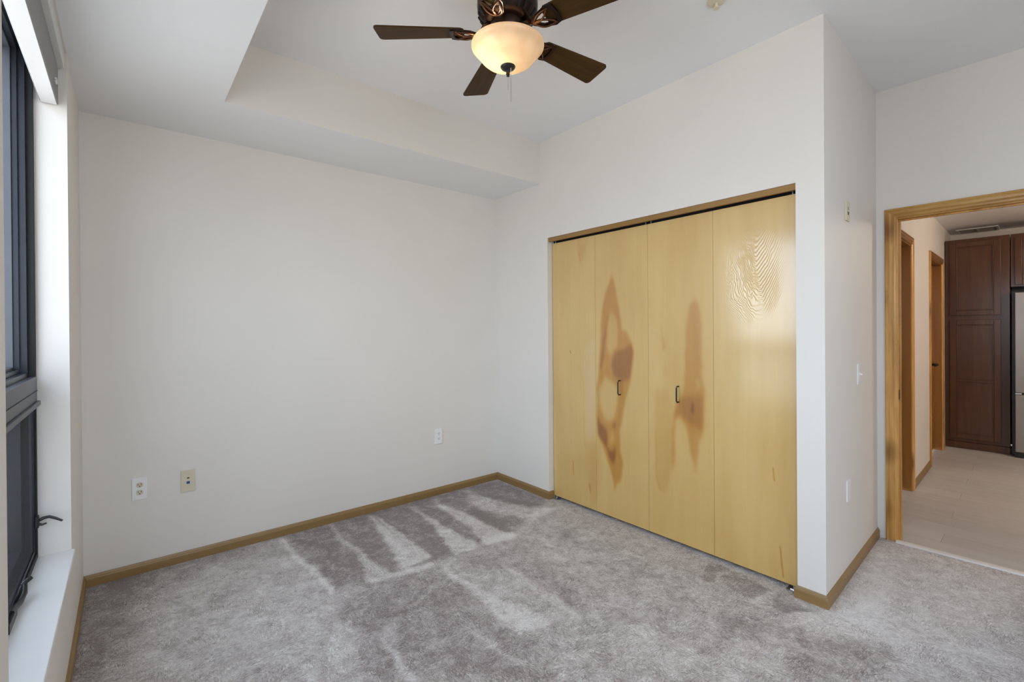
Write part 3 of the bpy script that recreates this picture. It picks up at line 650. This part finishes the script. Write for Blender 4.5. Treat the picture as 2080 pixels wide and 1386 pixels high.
def bar_pull(y, z, parent):
    bm = BM(); h = 0.048; x = XF
    tube(bm, [(x, y, z-h), (x-0.018, y, z-h), (x-0.026, y, z-h+0.008), (x-0.026, y, z+h-0.008), (x-0.018, y, z+h), (x, y, z+h)], 0.0045, 8)
    o = obj('handle', bm, M['black'], parent, smooth=True); o['label'] = 'black bar pull handle'
def pivot(y, parent, top):
    bm = BM()
    if top:
        tube(bm, [(XF+0.012, y, 2.012), (XF+0.012, y, 2.034)], 0.004, 8); box(bm, XF-0.004, XF+0.028, y-0.012, y+0.012, 2.034, 2.046)
    else:
        box(bm, XF-0.022, XF+0.030, y-0.030, y+0.030, 0.002, 0.005); tube(bm, [(XF+0.008, y, 0.004), (XF+0.008, y, 0.024)], 0.005, 8); box(bm, XF-0.008, XF+0.022, y-0.014, y+0.014, 0.005, 0.009)
    o = obj('pivot', bm, M['chrome'], parent); o['label'] = 'small metal door pivot'
for n, (e0, e1, e2, hy) in enumerate(((EDGES[0], EDGES[1], EDGES[2], -1.318), (EDGES[2]-0.0, EDGES[3], EDGES[4], -1.758))):
    r = empty('door_%d' % (n+1)); tag(r, ('left pair of maple bifold closet doors with a big brown heartwood stain' if n == 0 else 'right pair of maple bifold closet doors with shiny reflection on the end panel'), 'closet door', kind='structure')
    g = 0.0008
    pa = stain_panel('door_panel', e0-g, e1+g, 0.024, 2.013, r); pb = stain_panel('door_panel', e1-g, e2+g, 0.024, 2.013, r)
    bar_pull(hy, 0.934, pb if n == 0 else pa)
    pv = (e0-0.025, e2+0.02) if n == 0 else (e2+0.025, e0-0.02)
    pivot(pv[0], r, True); pivot(pv[1], r, True); pivot(pv[0], r, False)

# ---- windows
def make_window(name, y0, y1, label):
    r = empty(name, (0, 0, 0)); tag(r, label, 'window', kind='structure')
    z0, z1 = SILL, S; X = -2.842
    def rect(nm, w, xa, xb, a0, a1, b0, b1, mat):
        for (p0, p1, q0, q1) in ((a0, a0+w, b0, b1), (a1-w, a1, b0, b1), (a0+w, a1-w, b0, b0+w), (a0+w, a1-w, b1-w, b1)):
            bm = boxes((xa, xb, p0, p1, q0, q1)); obj(nm, bm, mat, r, 0.0015)
    rect('frame_bar', 0.022, X, -2.97, y0, y1, z0, z1, M['frame_black'])
    zt0, zt1 = 1.055, 1.165
    # transom between the fixed light and the lower vent
    bm = boxes((X+0.004, -2.965, y0+0.022, y1-0.022, zt0, zt1)); tm = obj('transom', bm, M['frame_grey'], r, 0.003)
    bm = boxes((X+0.014, X+0.004, y0+0.022, y1-0.022, zt0-0.004, zt0+0.014)); obj('drip_lip', bm, M['frame_grey'], tm, 0.002)
    bm = boxes((X+0.0055, X+0.004, y0+0.022, y1-0.022, 1.108, 1.111)); obj('groove', bm, M['frame_black'], tm)
    # fixed light: stepped frame, glazing bead and pane
    a0, a1 = y0+0.022, y1-0.022
    rect('glazing_frame', 0.018, -2.862, -2.965, a0, a1, zt1, z1-0.022, M['frame'])
    rect('glazing_bead', 0.014, -2.882, -2.955, a0+0.018, a1-0.018, zt1+0.018, z1-0.04, M['frame'])
    rect('glazing_gasket', 0.010, -2.898, -2.945, a0+0.032, a1-0.032, zt1+0.032, z1-0.054, M['frame_grey'])
    bm = boxes((-2.918, -2.924, a0+0.036, a1-0.036, zt1+0.036, z1-0.058)); obj('pane', bm, M['glass'], r)
    # lower vent: sash, pane and insect screen on the room side
    rect('sash_bar', 0.040, -2.880, -2.960, a0, a1, z0+0.022, zt0, M['frame'])
    bm = boxes((-2.918, -2.924, a0+0.03, a1-0.03, z0+0.05, zt0-0.03)); obj('pane', bm, M['glass'], r)
    rect('screen_frame', 0.014, -2.848, -2.862, a0, a1, z0+0.022, zt0, M['frame'])
    bm = boxes((-2.853, -2.8545, a0+0.012, a1-0.012, z0+0.034, zt0-0.012)); s = obj('insect_screen', bm, M['screen'], r); s['label'] = 'dark grey insect screen'
    # sill board
    bm = boxes((-L-0.25, -L+0.011, y0-0.004, y1+0.004, z0-0.022, z0)); o = obj('window_sill', bm, M['sill'], r, 0.003)
    o['label'] = 'glossy white window sill'
    return r
w1 = make_window('window_1', W1[0], W1[1], 'dark framed window with white sill at the left edge')
make_window('fill_window_3', W3_FILL[0], W3_FILL[1], 'added dark framed fill window beside the viewer')
w2 = make_window('fill_window_2', -W2_FILL[1], -W2_FILL[0], 'added dark framed fill window behind the viewer')
w2.rotation_euler = (0, 0, math.radians(90)); w2.location = (0, YB+L, 0)
# side lock lever and folding crank of the lower vent
bm = BM(); box(bm, -2.846, -2.836, -0.700, -0.672, 0.565, 0.610)
tube(bm, [(-2.838, -0.686, 0.590), (-2.822, -0.686, 0.598), (-2.806, -0.686, 0.599), (-2.788, -0.686, 0.588), (-2.768, -0.686, 0.573)], [0.006, 0.006, 0.0055, 0.005, 0.004], 8)
tube(bm, [(-2.838, -0.686, 0.578), (-2.826, -0.686, 0.572), (-2.814, -0.686, 0.575)], [0.006, 0.004, 0.003], 8)
o = obj('lock_lever', bm, M['black'], w1, smooth=True); o['label'] = 'thin black lock lever on the window side'
bm = BM(); box(bm, -2.860, -2.838, -1.29, -1.16, SILL, SILL+0.026)
tube(bm, [(-2.848, -1.20, SILL+0.024), (-2.847, -1.161, SILL+0.022), (-2.838, -1.115, SILL+0.018), (-2.833, -1.068, SILL+0.026), (-2.834, -1.045, SILL+0.048)], [0.010, 0.010, 0.009, 0.008, 0.0065], 10)
tube(bm, [(-2.841, -1.044, SILL+0.047), (-2.832, -1.038, SILL+0.054), (-2.820, -1.028, SILL+0.060)], [0.0065, 0.0075, 0.0065], 10)
o = obj('crank_handle', bm, M['black'], w1, smooth=True); o['label'] = 'black folding window crank'

# ================================================================== THINGS
# ---- roller shade
rs = empty('roller_shade', (-2.79, -1.33, 2.273)); tag(rs, 'roller shade cassette with painted-in dimness on its front, fixed under the soffit above the window', 'blind')
def rel(bm, base): bmesh.ops.translate(bm, verts=bm.verts, vec=(-base[0], -base[1], -base[2])); return bm
RB = (-2.79, -1.33, 2.273)
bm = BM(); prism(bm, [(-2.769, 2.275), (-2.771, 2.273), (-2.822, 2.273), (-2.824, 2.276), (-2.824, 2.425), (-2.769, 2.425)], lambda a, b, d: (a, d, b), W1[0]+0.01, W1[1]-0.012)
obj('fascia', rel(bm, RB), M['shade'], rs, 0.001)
bm = BM(); prism(bm, [(-2.750, 2.424), (-2.749, 2.428), (-2.749, S), (-2.83, S), (-2.83, 2.422), (-2.76, 2.422)], lambda a, b, d: (a, d, b), W1[0]+0.01, W1[1]-0.018)
obj('top_rail', rel(bm, RB), M['shade_rail'], rs, 0.002)
bm = BM(); box(bm, -2.768, -2.826, W1[1]-0.012, W1[1]-0.008, 2.272, 2.426); obj('end_cap', rel(bm, RB), M['shade_rail'], rs, 0.001)
bm = BM(); box(bm, -2.773, -2.820, W1[0]+0.012, W1[1]-0.014, 2.2705, 2.2735)  # pale strip painted in place of window light on the underside
o = obj('painted_lit_underside', rel(bm, RB), M['white'], rs, 0.001); o['label'] = 'cassette underside painted pale for window light'
bm = BM(); tube(bm, [(-2.766, -0.78+0.016*math.cos(t), 2.325+0.009*math.sin(t)) for t in np.linspace(-2.6, 2.6, 14)], 0.0035, 8)
obj('cord_clip', rel(bm, RB), M['white'], rs, smooth=True)

# ---- wall plates
def plate(name, loc, rz, w, h, mat, label, cat, group=None):
    r = empty(name, loc, rz); tag(r, label, cat, group)
    bm = BM(); box(bm, -w/2, w/2, -0.0075, 0, -h/2, h/2); obj('cover_plate', bm, mat, r, 0.002)
    return r
def screw(r, z, mat, x=0):
    bm = BM(); lathe(bm, [(0, 0), (0.003, 0), (0.003, 0.0015), (0, 0.0015)], 10); bmesh.ops.rotate(bm, verts=bm.verts, cent=(0, 0, 0), matrix=Matrix.Rotation(math.radians(90), 3, 'X'))
    bmesh.ops.translate(bm, verts=bm.verts, vec=(x, -0.0075, z)); obj('screw', bm, mat, r)
def outlet(loc, rz, label, mat, face, w=0.068, h=0.122):
    r = plate('power_outlet', loc, rz, w, h, mat, label, 'outlet', 'duplex power outlets')
    for z in (0.0205, -0.0205):
        bm = BM(); n = 20
        pts = []
        for k in range(n):
            t = 2*math.pi*k/n; pts.append((max(-0.0155, min(0.0155, 0.0185*math.cos(t))), 0.0145*math.sin(t)))
        prism(bm, pts, lambda a, b, d: (a, d, b+z), -0.0085, -0.004); f = obj('receptacle', bm, face, r)
        for xa, xb, zb in ((-0.0080, -0.0058, 0.008), (0.0055, 0.0080, 0.009)):
            bm = BM(); box(bm, xa, xb, -0.0092, -0.008, z-0.001, z+zb); obj('slot', bm, M['slot'], f)
        bm = BM(); box(bm, -0.0026, 0.0026, -0.0092, -0.008, z-0.0095, z-0.0045); obj('ground_hole', bm, M['slot'], f)
    screw(r, 0, mat); return r
outlet((-2.510, 0, 0.470), 0, 'white duplex outlet nearest the window, low on the back wall', M['white'], M['cream'])
outlet((-0.606, 0, 0.475), 0, 'all-white duplex outlet near the closet corner of the back wall', M['white'], M['white'])
j = plate('phone_jack', (-2.288, 0, 0.467), 0, 0.070, 0.126, M['cream'], 'cream data plate with a blue port on the back wall', 'jack plate')
bm = boxes((-0.006, 0.006, -0.0075, -0.005, 0.014, 0.020)); obj('coax_port', bm, M['slot'], j)
bm = boxes((-0.008, 0.008, -0.0085, -0.005, -0.017, -0.002)); o = obj('data_port', bm, M['blue'], j); o['label'] = 'blue data port'
RA = math.atan2(HO.y+W, HO.x)
def on_right(x, z): return (x, -W + math.tan(RA)*x, z)
j = plate('phone_jack', on_right(0.405, 1.955), RA, 0.072, 0.104, M['cream'], 'cream jack plate high on the return wall', 'jack plate')
bm = boxes((-0.010, 0.010, -0.0085, -0.005, 0.006, 0.022)); obj('blank_port', bm, M['vent'], j)
bm = boxes((-0.010, 0.012, -0.0085, -0.005, -0.020, -0.004)); obj('data_port', bm, M['slot'], j)
j = plate('light_switch', on_right(0.643, 1.072), RA, 0.072, 0.118, M['white'], 'white light switch beside the doorway', 'switch')
bm = BM(); box(bm, -0.017, 0.017, -0.008, -0.005, -0.033, 0.033); p = obj('rocker', bm, M['white'], j, 0.001)
bm = BM(); prism(bm, [(-0.006, 0.008), (-0.022, 0.000), (-0.020, -0.006), (-0.006, -0.006)], lambda a, b, d: (d, a, b), -0.005, 0.005); obj('toggle', bm, M['white'], j, 0.001)
j = plate('blank_cover_plate', on_right(0.398, 0.470), RA, 0.066, 0.115, M['white'], 'blank white cover plate low on the return wall', 'cover plate'); screw(j, 0.04, M['white']); screw(j, -0.04, M['white'])

# ---- ceiling sprinkler
sp = empty('ceiling_sprinkler', (-0.479, -2.276, C)); tag(sp, 'small cream sprinkler head on the tray ceiling', 'sprinkler')
bm = BM(); lathe(bm, [(0, 0), (0.040, 0), (0.040, -0.004), (0.030, -0.010), (0.014, -0.012), (0, -0.012)], 24); obj('escutcheon', bm, M['cream'], sp, smooth=True)
bm = BM(); lathe(bm, [(0, -0.012), (0.008, -0.012), (0.008, -0.030), (0.014, -0.032), (0.014, -0.035), (0, -0.035)], 16); obj('deflector', bm, M['cream'], sp, smooth=True)

# ---- ceiling fan with light
FX, FY, FZ, PH = -1.3492, -1.8407, 2.5503, 2.47118
fan = empty('ceiling_fan', (FX, FY, C)); tag(fan, 'five-blade bronze ceiling fan with lit alabaster bowl', 'ceiling fan')
bm = BM(); lathe(bm, [(0, 0), (0.075, 0), (0.075, -0.02), (0.066, -0.038), (0.03, -0.05), (0, -0.05)], 40); obj('canopy', bm, M['bronze'], fan, smooth=True)
bm = BM(); lathe(bm, [(0.028, -0.045), (0.028, -0.075)], 24); obj('neck', bm, M['bronze'], fan, smooth=True)
bm = BM(); lathe(bm, [(0.0, -0.07), (0.055, -0.07), (0.080, -0.078), (0.105, -0.090), (0.118, -0.104), (0.122, -0.112), (0.122, -0.120), (0.116, -0.124), (0.122, -0.130), (0.124, -0.165), (0.122, -0.190), (0.116, -0.196), (0.119, -0.203), (0.108, -0.222), (0.092, -0.236), (0.080, -0.240), (0.0, -0.240)], 56)
mh = obj('motor_housing', bm, M['bronze'], fan, smooth=True, angle=50)
bm = BM()
for k in range(24):
    t = 2*math.pi*k/24
    a = Vector((math.cos(t), math.sin(t), 0)); s = Vector((-a.y, a.x, 0))
    q = [a*0.1195+s*0.006+Vector((0, 0, -0.2035)), a*0.1195-s*0.006+Vector((0, 0, -0.2035)), a*0.101-s*0.0045+Vector((0, 0, -0.2305)), a*0.101+s*0.0045+Vector((0, 0, -0.2305))]
    n = (q[1]-q[0]).cross(q[2]-q[1]).normalized()*0.003
    A = [bm.verts.new(p+n) for p in q]; B = [bm.verts.new(p-n) for p in q]
    bm.faces.new(A); bm.faces.new(B[::-1])
    for i in range(4): bm.faces.new((A[i], B[i], B[(i+1) % 4], A[(i+1) % 4]))
o = obj('vent_slots', bm, M['gap'], mh); o['label'] = 'ring of dark cooling slots'
bm = BM(); lathe(bm, [(0.07, -0.238), (0.072, -0.262), (0.066, -0.272), (0.060, -0.305), (0.085, -0.316), (0.088, -0.324), (0.0, -0.324)], 40); obj('switch_housing', bm, M['bronze'], fan, smooth=True)
bm = BM(); lathe(bm, [(0.1400, -0.3200), (0.1465, -0.3235), (0.1485, -0.3287), (0.1475, -0.3356), (0.1410, -0.3439), (0.1330, -0.3504), (0.1285, -0.3565), (0.1190, -0.3687), (0.1080, -0.3826), (0.0920, -0.3965), (0.0680, -0.4069), (0.0360, -0.4121), (0.0100, -0.4130),
                       (0.0100, -0.4095), (0.0360, -0.4087), (0.0660, -0.4034), (0.0890, -0.3930), (0.1040, -0.3800), (0.1140, -0.3669), (0.1240, -0.3548), (0.1350, -0.3452), (0.1420, -0.3365), (0.1435, -0.3313), (0.1415, -0.3278), (0.1380, -0.3235), (0.1400, -0.3200)], 64, cap=False)
o = obj('glass_bowl', bm, M['bowl'], fan, smooth=True, angle=80); o['label'] = 'glowing cream alabaster glass bowl'
bm = BM(); lathe(bm, [(0.0, -0.4080), (0.029, -0.4100), (0.031, -0.4140), (0.027, -0.4210), (0.017, -0.4270), (0.010, -0.4310), (0.007, -0.4400), (0.0085, -0.4440), (0.0055, -0.4480), (0.0065, -0.4520), (0, -0.4550)], 28); obj('finial', bm, M['black'], fan, smooth=True)
_cr = Vector((math.cos(YAW), -math.sin(YAW), 0))
bm = BM(); tube(bm, [(0, 0, -0.453), (0.0, 0.0, -0.507)], 0.0013, 6); obj('pull_chain', bm, M['chrome'], fan)
_p = _cr*0.012 - Vector((math.sin(YAW), math.cos(YAW), 0))*0.014
bm = BM(); tube(bm, [(_p.x, _p.y, -0.418), (_p.x, _p.y, -0.562)], 0.0015, 6)
lathe(bm, [(0, -0.414), (0.003, -0.416), (0.003, -0.42), (0, -0.422)], 10, _p.x, _p.y); obj('pull_chain', bm, M['chrome'], fan)
def blade_outline():
    w0, w1, r0, r1, cr = 0.044, 0.066, 0.178, 0.533, 0.018
    pts = [(r0, -w0*0.75), (r0+0.012, -w0)]
    for t in np.linspace(-math.pi/2, 0, 6): pts.append((r1-cr+cr*math.cos(t)+0.004*0, -w1+cr+cr*math.sin(t)))
    for t in np.linspace(0, math.pi/2, 6): pts.append((r1-cr+cr*math.cos(t), w1-cr+cr*math.sin(t)))
    pts += [(r0+0.012, w0), (r0, w0*0.75)]
    return pts
bm = BM(); prism(bm, blade_outline(), lambda a, b, d: (a, b, d), -0.003, 0.003)
bmesh.ops.recalc_face_normals(bm, faces=bm.faces); blade_me = bpy.data.meshes.new('blade'); bm.to_mesh(blade_me); bm.free(); blade_me.materials.append(M['blade'])
def leaf_loop(tip, bulge, n=9):
    a = Vector((0.128, 0.0)); b = Vector(tip); d = b-a; s = Vector((-d.y, d.x)).normalized()
    out = []
    for sg in (1, -1):
        rng = range(n) if sg == 1 else range(n-1, -1, -1)
        for i in rng:
            t = i/(n-1); q = a+d*t+s*(sg*bulge*math.sin(math.pi*t**0.85))
            if sg == -1 and i in (0, n-1): continue
            out.append((q.x, q.y, -0.009-0.004*math.sin(math.pi*t)))
    return out
bm = BM()
tube(bm, [(0.070, 0, 0.036), (0.095, 0, 0.028), (0.112, 0, 0.0), (0.128, 0, -0.009), (0.150, 0, -0.010)], [0.010, 0.010, 0.009, 0.007, 0.005], 10, flat=0.7)
for tip, bu in (((0.215, 0.034), 0.017), ((0.205, -0.036), 0.013)):
    tube(bm, leaf_loop(tip, bu), 0.0042, 8, closed=True)
bmesh.ops.recalc_face_normals(bm, faces=bm.faces); iron_me = bpy.data.meshes.new('blade_iron'); bm.to_mesh(iron_me); bm.free(); iron_me.materials.append(M['bronze_hi'])
for p in iron_me.polygons: p.use_smooth = True
bm = BM()   # dark bracket plate behind the leaves, open between them
for tri in ([(0.120, 0.010), (0.150, 0.034), (0.205, 0.048), (0.232, 0.040), (0.236, 0.0), (0.230, -0.042), (0.205, -0.050), (0.150, -0.030), (0.120, -0.010)],):
    inner = [((x-0.182)*0.68+0.184, y*0.66) for x, y in tri]; n = len(tri)
    for z0_, z1_ in ((-0.010, -0.0035),):
        o1 = [bm.verts.new((x, y, z0_)) for x, y in tri]; o2 = [bm.verts.new((x, y, z1_)) for x, y in tri]
        i1 = [bm.verts.new((x, y, z0_)) for x, y in inner]; i2 = [bm.verts.new((x, y, z1_)) for x, y in inner]
        for k in range(n):
            m = (k+1) % n
            bm.faces.new((o1[k], o1[m], i1[m], i1[k])); bm.faces.new((o2[k], i2[k], i2[m], o2[m])); bm.faces.new((o1[k], o2[k], o2[m], o1[m])); bm.faces.new((i1[k], i1[m], i2[m], i2[k]))
bmesh.ops.recalc_face_normals(bm, faces=bm.faces); br_me = bpy.data.meshes.new('bracket_plate'); bm.to_mesh(br_me); bm.free(); br_me.materials.append(M['bronze'])
for k in range(5):
    a = PH - k*math.radians(72)
    b = bpy.data.objects.new('blade', blade_me); COL.objects.link(b); b.parent = fan
    b.location = (0, 0, FZ-C); b.rotation_euler = (math.radians(-12), 0, a)
    for nm, me in (('blade_iron', iron_me), ('bracket_plate', br_me)):
        i = bpy.data.objects.new(nm, me); COL.objects.link(i); i.parent = b
pl = bpy.data.lights.new('fan_bulb', 'POINT'); pl.energy = 3.8; pl.color = (1.0, 0.80, 0.58); pl.shadow_soft_size = 0.022
lo = bpy.data.objects.new('fan_bulb', pl); COL.objects.link(lo); lo.location = Vector((FX, FY, C-0.350)) - _cr*0.045

# ---- kitchen: pantry, over-fridge cabinet, refrigerator, vent (hall frame)
CF = 3.36
def hempty(name, u, v, z=0):
    p = H(u, v, z); return empty(name, p, TH)
def cab_door(parent, v0, v1, z0, z1, mid=None):
    """overlay door on the face at x=0 (local), framed with a recessed panel and inner bead"""
    d = -0.019; st = 0.052
    bm = BM()
    rails = [(v0, v0+st, z0, z1), (v1-st, v1, z0, z1), (v0+st, v1-st, z0, z0+st), (v0+st, v1-st, z1-st, z1)]
    if mid: rails.append((v0+st, v1-st, mid-0.012, mid+0.012))
    for a, b, c, e in rails: box(bm, d, -0.0005, a, b, c, e)
    o = obj('cabinet_door', bm, M['cab'], parent, 0.003)
    spans = [(z0+st, z1-st)] if not mid else [(z0+st, mid-0.012), (mid+0.012, z1-st)]
    for c, e in spans:
        bm = BM(); box(bm, -0.010, -0.004, v0+st, v1-st, c, e); obj('door_panel', bm, M['cab'], o)
        bm = BM()
        for (a, b, f, g) in ((v0+st, v0+st+0.008, c, e), (v1-st-0.008, v1-st, c, e), (v0+st+0.008, v1-st-0.008, c, c+0.008), (v0+st+0.008, v1-st-0.008, e-0.008, e)): box(bm, -0.0215, -0.009, a, b, f, g)
        obj('panel_bead', bm, M['cab'], o, 0.002)
pc = hempty('pantry_cabinet', CF, 0); tag(pc, 'tall dark cherry pantry cabinet beside the refrigerator', 'cabinet')
bm = BM(); box(bm, 0, 0.59, -0.500, -0.006, 0.075, 2.285); obj('carcass', bm, M['cab'], pc, 0.002)
bm = BM(); box(bm, -0.004, 0.58, -0.500, -0.006, 0.0, 0.072); obj('base_rail', bm, M['cab'], pc, 0.002)
cab_door(pc, -0.436, -0.044, 1.455, 2.250); cab_door(pc, -0.436, -0.044, 0.112, 1.405, 0.745)
uc = hempty('wall_cabinet', CF, -0.505, 1.74); tag(uc, 'dark cherry cabinet above the refrigerator', 'cabinet')
bm = BM(); box(bm, 0, 0.59, -0.90, -0.001, 0, 0.545); obj('carcass', bm, M['cab'], uc, 0.002)
cab_door(uc, -0.445, -0.030, 0.020, 0.510); cab_door(uc, -0.87, -0.455, 0.020, 0.510)
rf = hempty('refrigerator', 3.28, -0.512, 0); tag(rf, 'stainless refrigerator with black sides at the right edge', 'refrigerator')
bm = BM(); box(bm, 0.0, 0.66, -0.88, 0, 0.02, 1.69); obj('case', bm, M['black'], rf, 0.004)
bm = BM(); box(bm, -0.06, -0.004, -0.876, -0.024, 0.660, 1.675); du = obj('upper_door', bm, M['steel'], rf, 0.006)
bm = BM(); box(bm, -0.06, -0.004, -0.876, -0.024, 0.060, 0.640); dl = obj('freezer_drawer', bm, M['steel'], rf, 0.006)
bm = BM(); box(bm, -0.048, -0.01, -0.07, -0.026, 0.643, 0.657); o = obj('hinge', bm, M['chrome'], rf)
bm = BM(); box(bm, -0.03, 0.0, -0.87, -0.02, 0.0, 0.055); obj('toe_grille', bm, M['black'], rf)
bm = BM(); lathe(bm, [(0, 0), (0.016, 0), (0.013, 0.03), (0.0, 0.03)], 16); bmesh.ops.rotate(bm, verts=bm.verts, cent=(0, 0, 0), matrix=Matrix.Rotation(math.radians(-90), 3, 'Y')); bmesh.ops.translate(bm, verts=bm.verts, vec=(-0.06, -0.105, 0.56))
tube(bm, [(-0.085, -0.10, 0.56), (-0.085, -0.80, 0.56)], 0.012, 10); obj('drawer_handle', bm, M['bronze_hi'], dl, smooth=True)
vt = hempty('ceiling_vent', 3.60, -0.07, KC); tag(vt, 'metal air vent in the hall ceiling above the pantry', 'vent')
for (a, b, c, e) in ((0, 0.02, -0.34, 0), (0.31, 0.33, -0.34, 0), (0.02, 0.31, -0.34, -0.32), (0.02, 0.31, -0.02, 0), (0.02, 0.31, -0.177, -0.163)):
    bm = boxes((a, b, c, e, -0.010, 0)); obj('vent_frame', bm, M['shade_rail'], vt, 0.002)
for k in range(11):
    bm = BM(); x = 0.03+k*0.026; prism(bm, [(x, -0.001), (x+0.003, -0.001), (x+0.015, -0.008), (x+0.012, -0.008)], lambda a, b, d: (a, d, b), -0.32, -0.02); obj('vent_slat', bm, M['vent'], vt)
# kitchen ceiling lamp (out of frame)
kl = hempty('kitchen_ceiling_light', 1.9, -1.75, KC); tag(kl, 'round flush ceiling light in the kitchen', 'ceiling light')
bm = BM(); lathe(bm, [(0, 0), (0.17, 0), (0.17, -0.03), (0, -0.03)], 32); obj('rim', bm, M['bronze'], kl, smooth=True)
bm = BM(); lathe(bm, [(0.16, -0.03), (0.15, -0.055), (0.10, -0.078), (0, -0.088)], 32); obj('diffuser', bm, M['lamp'], kl, smooth=True)
al = bpy.data.lights.new('kitchen_bulb', 'POINT'); al.shadow_soft_size = 0.12; al.energy = 40.0; al.color = (1.0, 0.81, 0.65)
ao = bpy.data.objects.new('kitchen_bulb', al); COL.objects.link(ao); ao.location = H(1.9, -1.75, KC-0.22)
